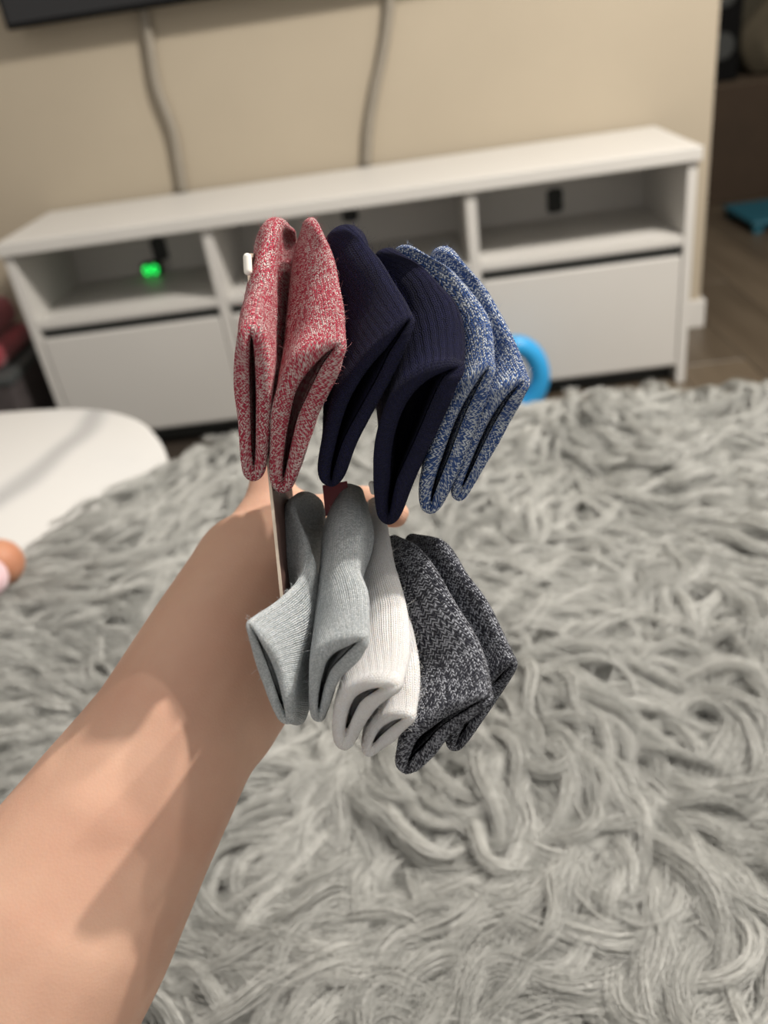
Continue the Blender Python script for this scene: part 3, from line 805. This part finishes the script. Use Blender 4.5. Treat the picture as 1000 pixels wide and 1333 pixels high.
SOCKS = [
 ('red and white marled sock at the left end of the upper row', K_red, 26, 0.0022, [
  [(327,417,.318,17),(329,470,.322,24),(330,540,.328,22),(331,600,.333,17),(331,624,.336,10)],
  [(342,368,.330,14),(338,400,.345,22),(348,470,.365,22),(352,540,.375,14)],
  [(350,322,.341,11),(345,350,.354,17),(353,410,.372,22),(356,480,.382,14)],
  [(364,285,.352,10),(353,306,.362,16),(356,360,.38,20),(360,430,.39,14)],
  [(378,294,.366,8),(374,320,.380,11),(370,370,.394,10)]]),
 ('red and white marled sock squeezed between the other red one and the navy socks', K_red, 26, 0.0022, [
  [(450,440,.315,8),(424,462,.318,27),(398,500,.322,33),(383,540,.327,30),(374,585,.331,24),(369,620,.335,18),(367,640,.337,10)],
  [(444,385,.326,12),(425,400,.335,26),(405,440,.345,32),(392,500,.355,28),(385,560,.365,20),(383,600,.37,10)],
  [(433,335,.337,9),(416,352,.345,22),(402,395,.355,27),(394,450,.365,22),(390,520,.375,10)],
  [(407,283,.350,7),(404,298,.355,12),(400,345,.368,18),(396,420,.385,12)],
  [(405,310,.38,8),(402,330,.385,14),(398,380,.395,8)]]),
 ('navy ribbed sock next to the red pair', K_navy, 19, 0.0018, [
  [(536,410,.318,8),(515,440,.320,18),(488,480,.324,26),(462,525,.328,27),(443,570,.332,23),(432,612,.336,19),(431,634,.338,10)],
  [(515,370,.328,12),(495,395,.335,26),(470,430,.345,32),(450,480,.355,28),(440,540,.365,18),(438,590,.37,10)],
  [(485,325,.34,14),(465,345,.348,28),(452,390,.358,30),(445,450,.368,24),(440,520,.375,10)],
  [(452,291,.352,24),(450,320,.358,27),(445,380,.37,26),(440,450,.38,14)],
  [(452,315,.378,12),(448,340,.385,16),(445,390,.395,8)]]),
 ('navy ribbed sock next to the blue marled pair', K_navy, 24, 0.0018, [
  [(604,473,.318,10),(572,490,.320,30),(545,525,.324,38),(525,575,.328,36),(512,625,.333,27),(507,660,.337,19),(505,681,.34,10)],
  [(600,415,.327,18),(570,435,.335,34),(545,480,.345,40),(528,540,.355,34),(518,600,.365,24),(513,650,.37,12)],
  [(570,365,.338,18),(545,385,.345,32),(525,430,.355,36),(515,500,.365,28),(510,570,.372,12)],
  [(512,323,.35,16),(508,345,.357,22),(503,400,.37,24),(500,470,.38,12)],
  [(510,345,.378,10),(506,370,.385,14),(502,420,.395,8)]]),
 ('blue and white marled sock touching the navy pair', K_blue, 24, 0.0024, [
  [(642,468,.320,8),(622,497,.322,18),(600,540,.326,25),(583,585,.330,25),(568,625,.334,22),(561,652,.337,16),(560,668,.339,9)],
  [(632,410,.328,16),(610,430,.335,22),(592,475,.345,26),(578,530,.355,24),(568,590,.363,18),(563,640,.368,10)],
  [(595,360,.34,14),(575,380,.347,20),(562,430,.357,24),(555,500,.366,20),(550,570,.372,10)],
  [(535,320,.352,12),(530,340,.358,18),(526,400,.372,20),(522,460,.38,10)],
  [(530,340,.378,8),(526,365,.386,12),(522,410,.396,8)]]),
 ('blue and white marled sock at the right end of the upper row', K_blue, 24, 0.0024, [
  [(688,490,.320,8),(665,510,.322,19),(642,545,.326,21),(620,590,.330,18),(603,628,.334,13),(594,649,.337,8)],
  [(668,440,.328,14),(648,460,.336,20),(630,500,.346,22),(612,550,.355,20),(600,600,.363,14),(594,640,.368,8)],
  [(635,380,.34,13),(615,400,.347,20),(600,450,.357,22),(590,520,.366,16),(585,580,.372,8)],
  [(582,322,.352,14),(578,345,.358,18),(572,400,.372,18),(568,450,.38,8)],
  [(575,340,.378,8),(570,365,.386,12),(566,410,.396,8)]]),
 ('light grey sock at the left end of the lower row, cuff gaping', K_grey, 20, 0.0018, [
  [(325,807,.300,5),(340,835,.303,13),(354,870,.308,17),(368,910,.313,16),(378,942,.318,9)],
  [(372,775,.318,7),(385,810,.325,16),(392,850,.331,16),(393,900,.336,14),(390,938,.34,8)],
  [(396,742,.330,9),(402,770,.337,14),(404,810,.345,14),(402,860,.352,10)],
  [(399,706,.338,7),(390,726,.345,19),(386,758,.352,18),(388,795,.362,8)],
  [(380,656,.350,6),(379,680,.356,12),(381,715,.366,14),(385,755,.376,8)],
  [(396,640,.366,18),(398,668,.372,25),(400,715,.382,24),(402,765,.39,8)]]),
 ('light grey sock between the other grey one and the white socks', K_grey, 20, 0.0018, [
  [(480,824,.300,8),(456,840,.303,22),(432,860,.307,25),(420,890,.311,18),(415,920,.315,13),(415,939,.318,8)],
  [(478,770,.312,14),(455,785,.318,26),(436,815,.325,28),(426,850,.332,22),(422,890,.338,16),(420,920,.342,8)],
  [(466,728,.325,12),(450,745,.332,26),(438,780,.34,26),(432,830,.35,18),(430,870,.355,8)],
  [(474,672,.34,14),(460,685,.346,30),(448,720,.355,32),(442,770,.365,20),(440,810,.372,8)],
  [(470,634,.362,8),(460,648,.367,22),(450,680,.377,22),(448,730,.385,8)]]),
 ('white ribbed sock beside the grey pair', K_white, 26, 0.0019, [
  [(524,888,.302,10),(495,893,.304,20),(468,908,.307,26),(455,935,.311,21),(450,958,.315,15),(450,975,.318,9)],
  [(534,842,.312,16),(510,850,.318,32),(485,870,.325,36),(468,905,.332,26),(460,940,.338,14),(458,960,.34,8)],
  [(530,795,.325,14),(508,805,.331,30),(488,830,.34,36),(475,870,.348,26),(468,910,.355,10)],
  [(510,720,.345,10),(496,735,.35,22),(484,770,.36,30),(476,820,.37,14)],
  [(503,690,.354,8),(492,705,.36,18),(484,740,.37,22),(478,780,.38,8)],
  [(490,648,.37,8),(487,668,.374,14),(482,705,.38,16),(478,750,.388,8)]]),
 ('white ribbed sock beside the charcoal pair, half hidden behind the other white one', K_white, 20, 0.0019, [
  [(543,928,.308,8),(518,936,.311,18),(496,952,.315,19),(483,970,.319,13),(477,983,.322,7)],
  [(545,880,.318,12),(522,895,.324,24),(502,920,.332,24),(488,950,.34,14),(484,968,.344,7)],
  [(538,825,.332,10),(518,845,.338,20),(502,880,.346,20),(492,920,.354,8)],
  [(525,765,.35,8),(510,790,.356,14),(500,830,.365,8)]]),
 ('charcoal marled sock touching the white socks', K_char, 20, 0.0023, [
  [(642,901,.305,8),(612,917,.308,15),(578,938,.312,20),(548,964,.316,26),(531,990,.321,18),(526,1004,.324,9)],
  [(632,855,.315,14),(605,875,.322,30),(572,905,.33,36),(545,940,.337,28),(530,970,.342,12)],
  [(597,790,.328,14),(575,810,.335,32),(552,845,.343,36),(535,890,.351,24),(526,930,.357,10)],
  [(550,718,.345,12),(540,740,.35,24),(528,780,.36,28),(520,830,.37,12)],
  [(515,696,.362,8),(512,715,.367,14),(508,750,.376,14),(506,790,.385,8)]]),
 ('charcoal marled sock at the right end of the lower row', K_char, 20, 0.0023, [
  [(670,855,.318,8),(648,880,.322,15),(622,915,.327,18),(600,950,.332,15),(586,975,.336,8)],
  [(652,815,.326,12),(630,838,.333,22),(606,875,.341,24),(588,920,.349,16),(580,950,.354,8)],
  [(616,757,.338,12),(596,778,.345,22),(576,815,.353,22),(564,865,.361,8)],
  [(580,706,.352,12),(568,725,.358,20),(555,760,.367,18),(548,800,.375,8)],
  [(540,694,.366,8),(535,712,.371,12),(530,745,.38,8)]]),
]
FUZZ = {'red_marl_knit': (0.66, 0.3, 0.32), 'navy_knit': (0.03, 0.03, 0.11), 'blue_marl_knit': (0.35, 0.42, 0.55), 'grey_knit': (0.6, 0.64, 0.66), 'white_knit': (0.86, 0.85, 0.83), 'charcoal_marl_knit': (0.22, 0.23, 0.27)}
FUZZ = {k_: plain('fuzz_' + k_, c_, 0.8, 0.1) for k_, c_ in FUZZ.items()}
for k, (label, mat, lip, wale, sts) in enumerate(SOCKS):
    build_sock(label, sts, mat, lip, wale * 1.0, wale * 0.64, 0.0005, k, group='socks of the multipack in the hand', fz=FUZZ[mat.name],
               deep={'white_knit': 0.05, 'grey_knit': 0.10, 'red_marl_knit': 0.07, 'blue_marl_knit': 0.10}.get(mat.name, 0.2))
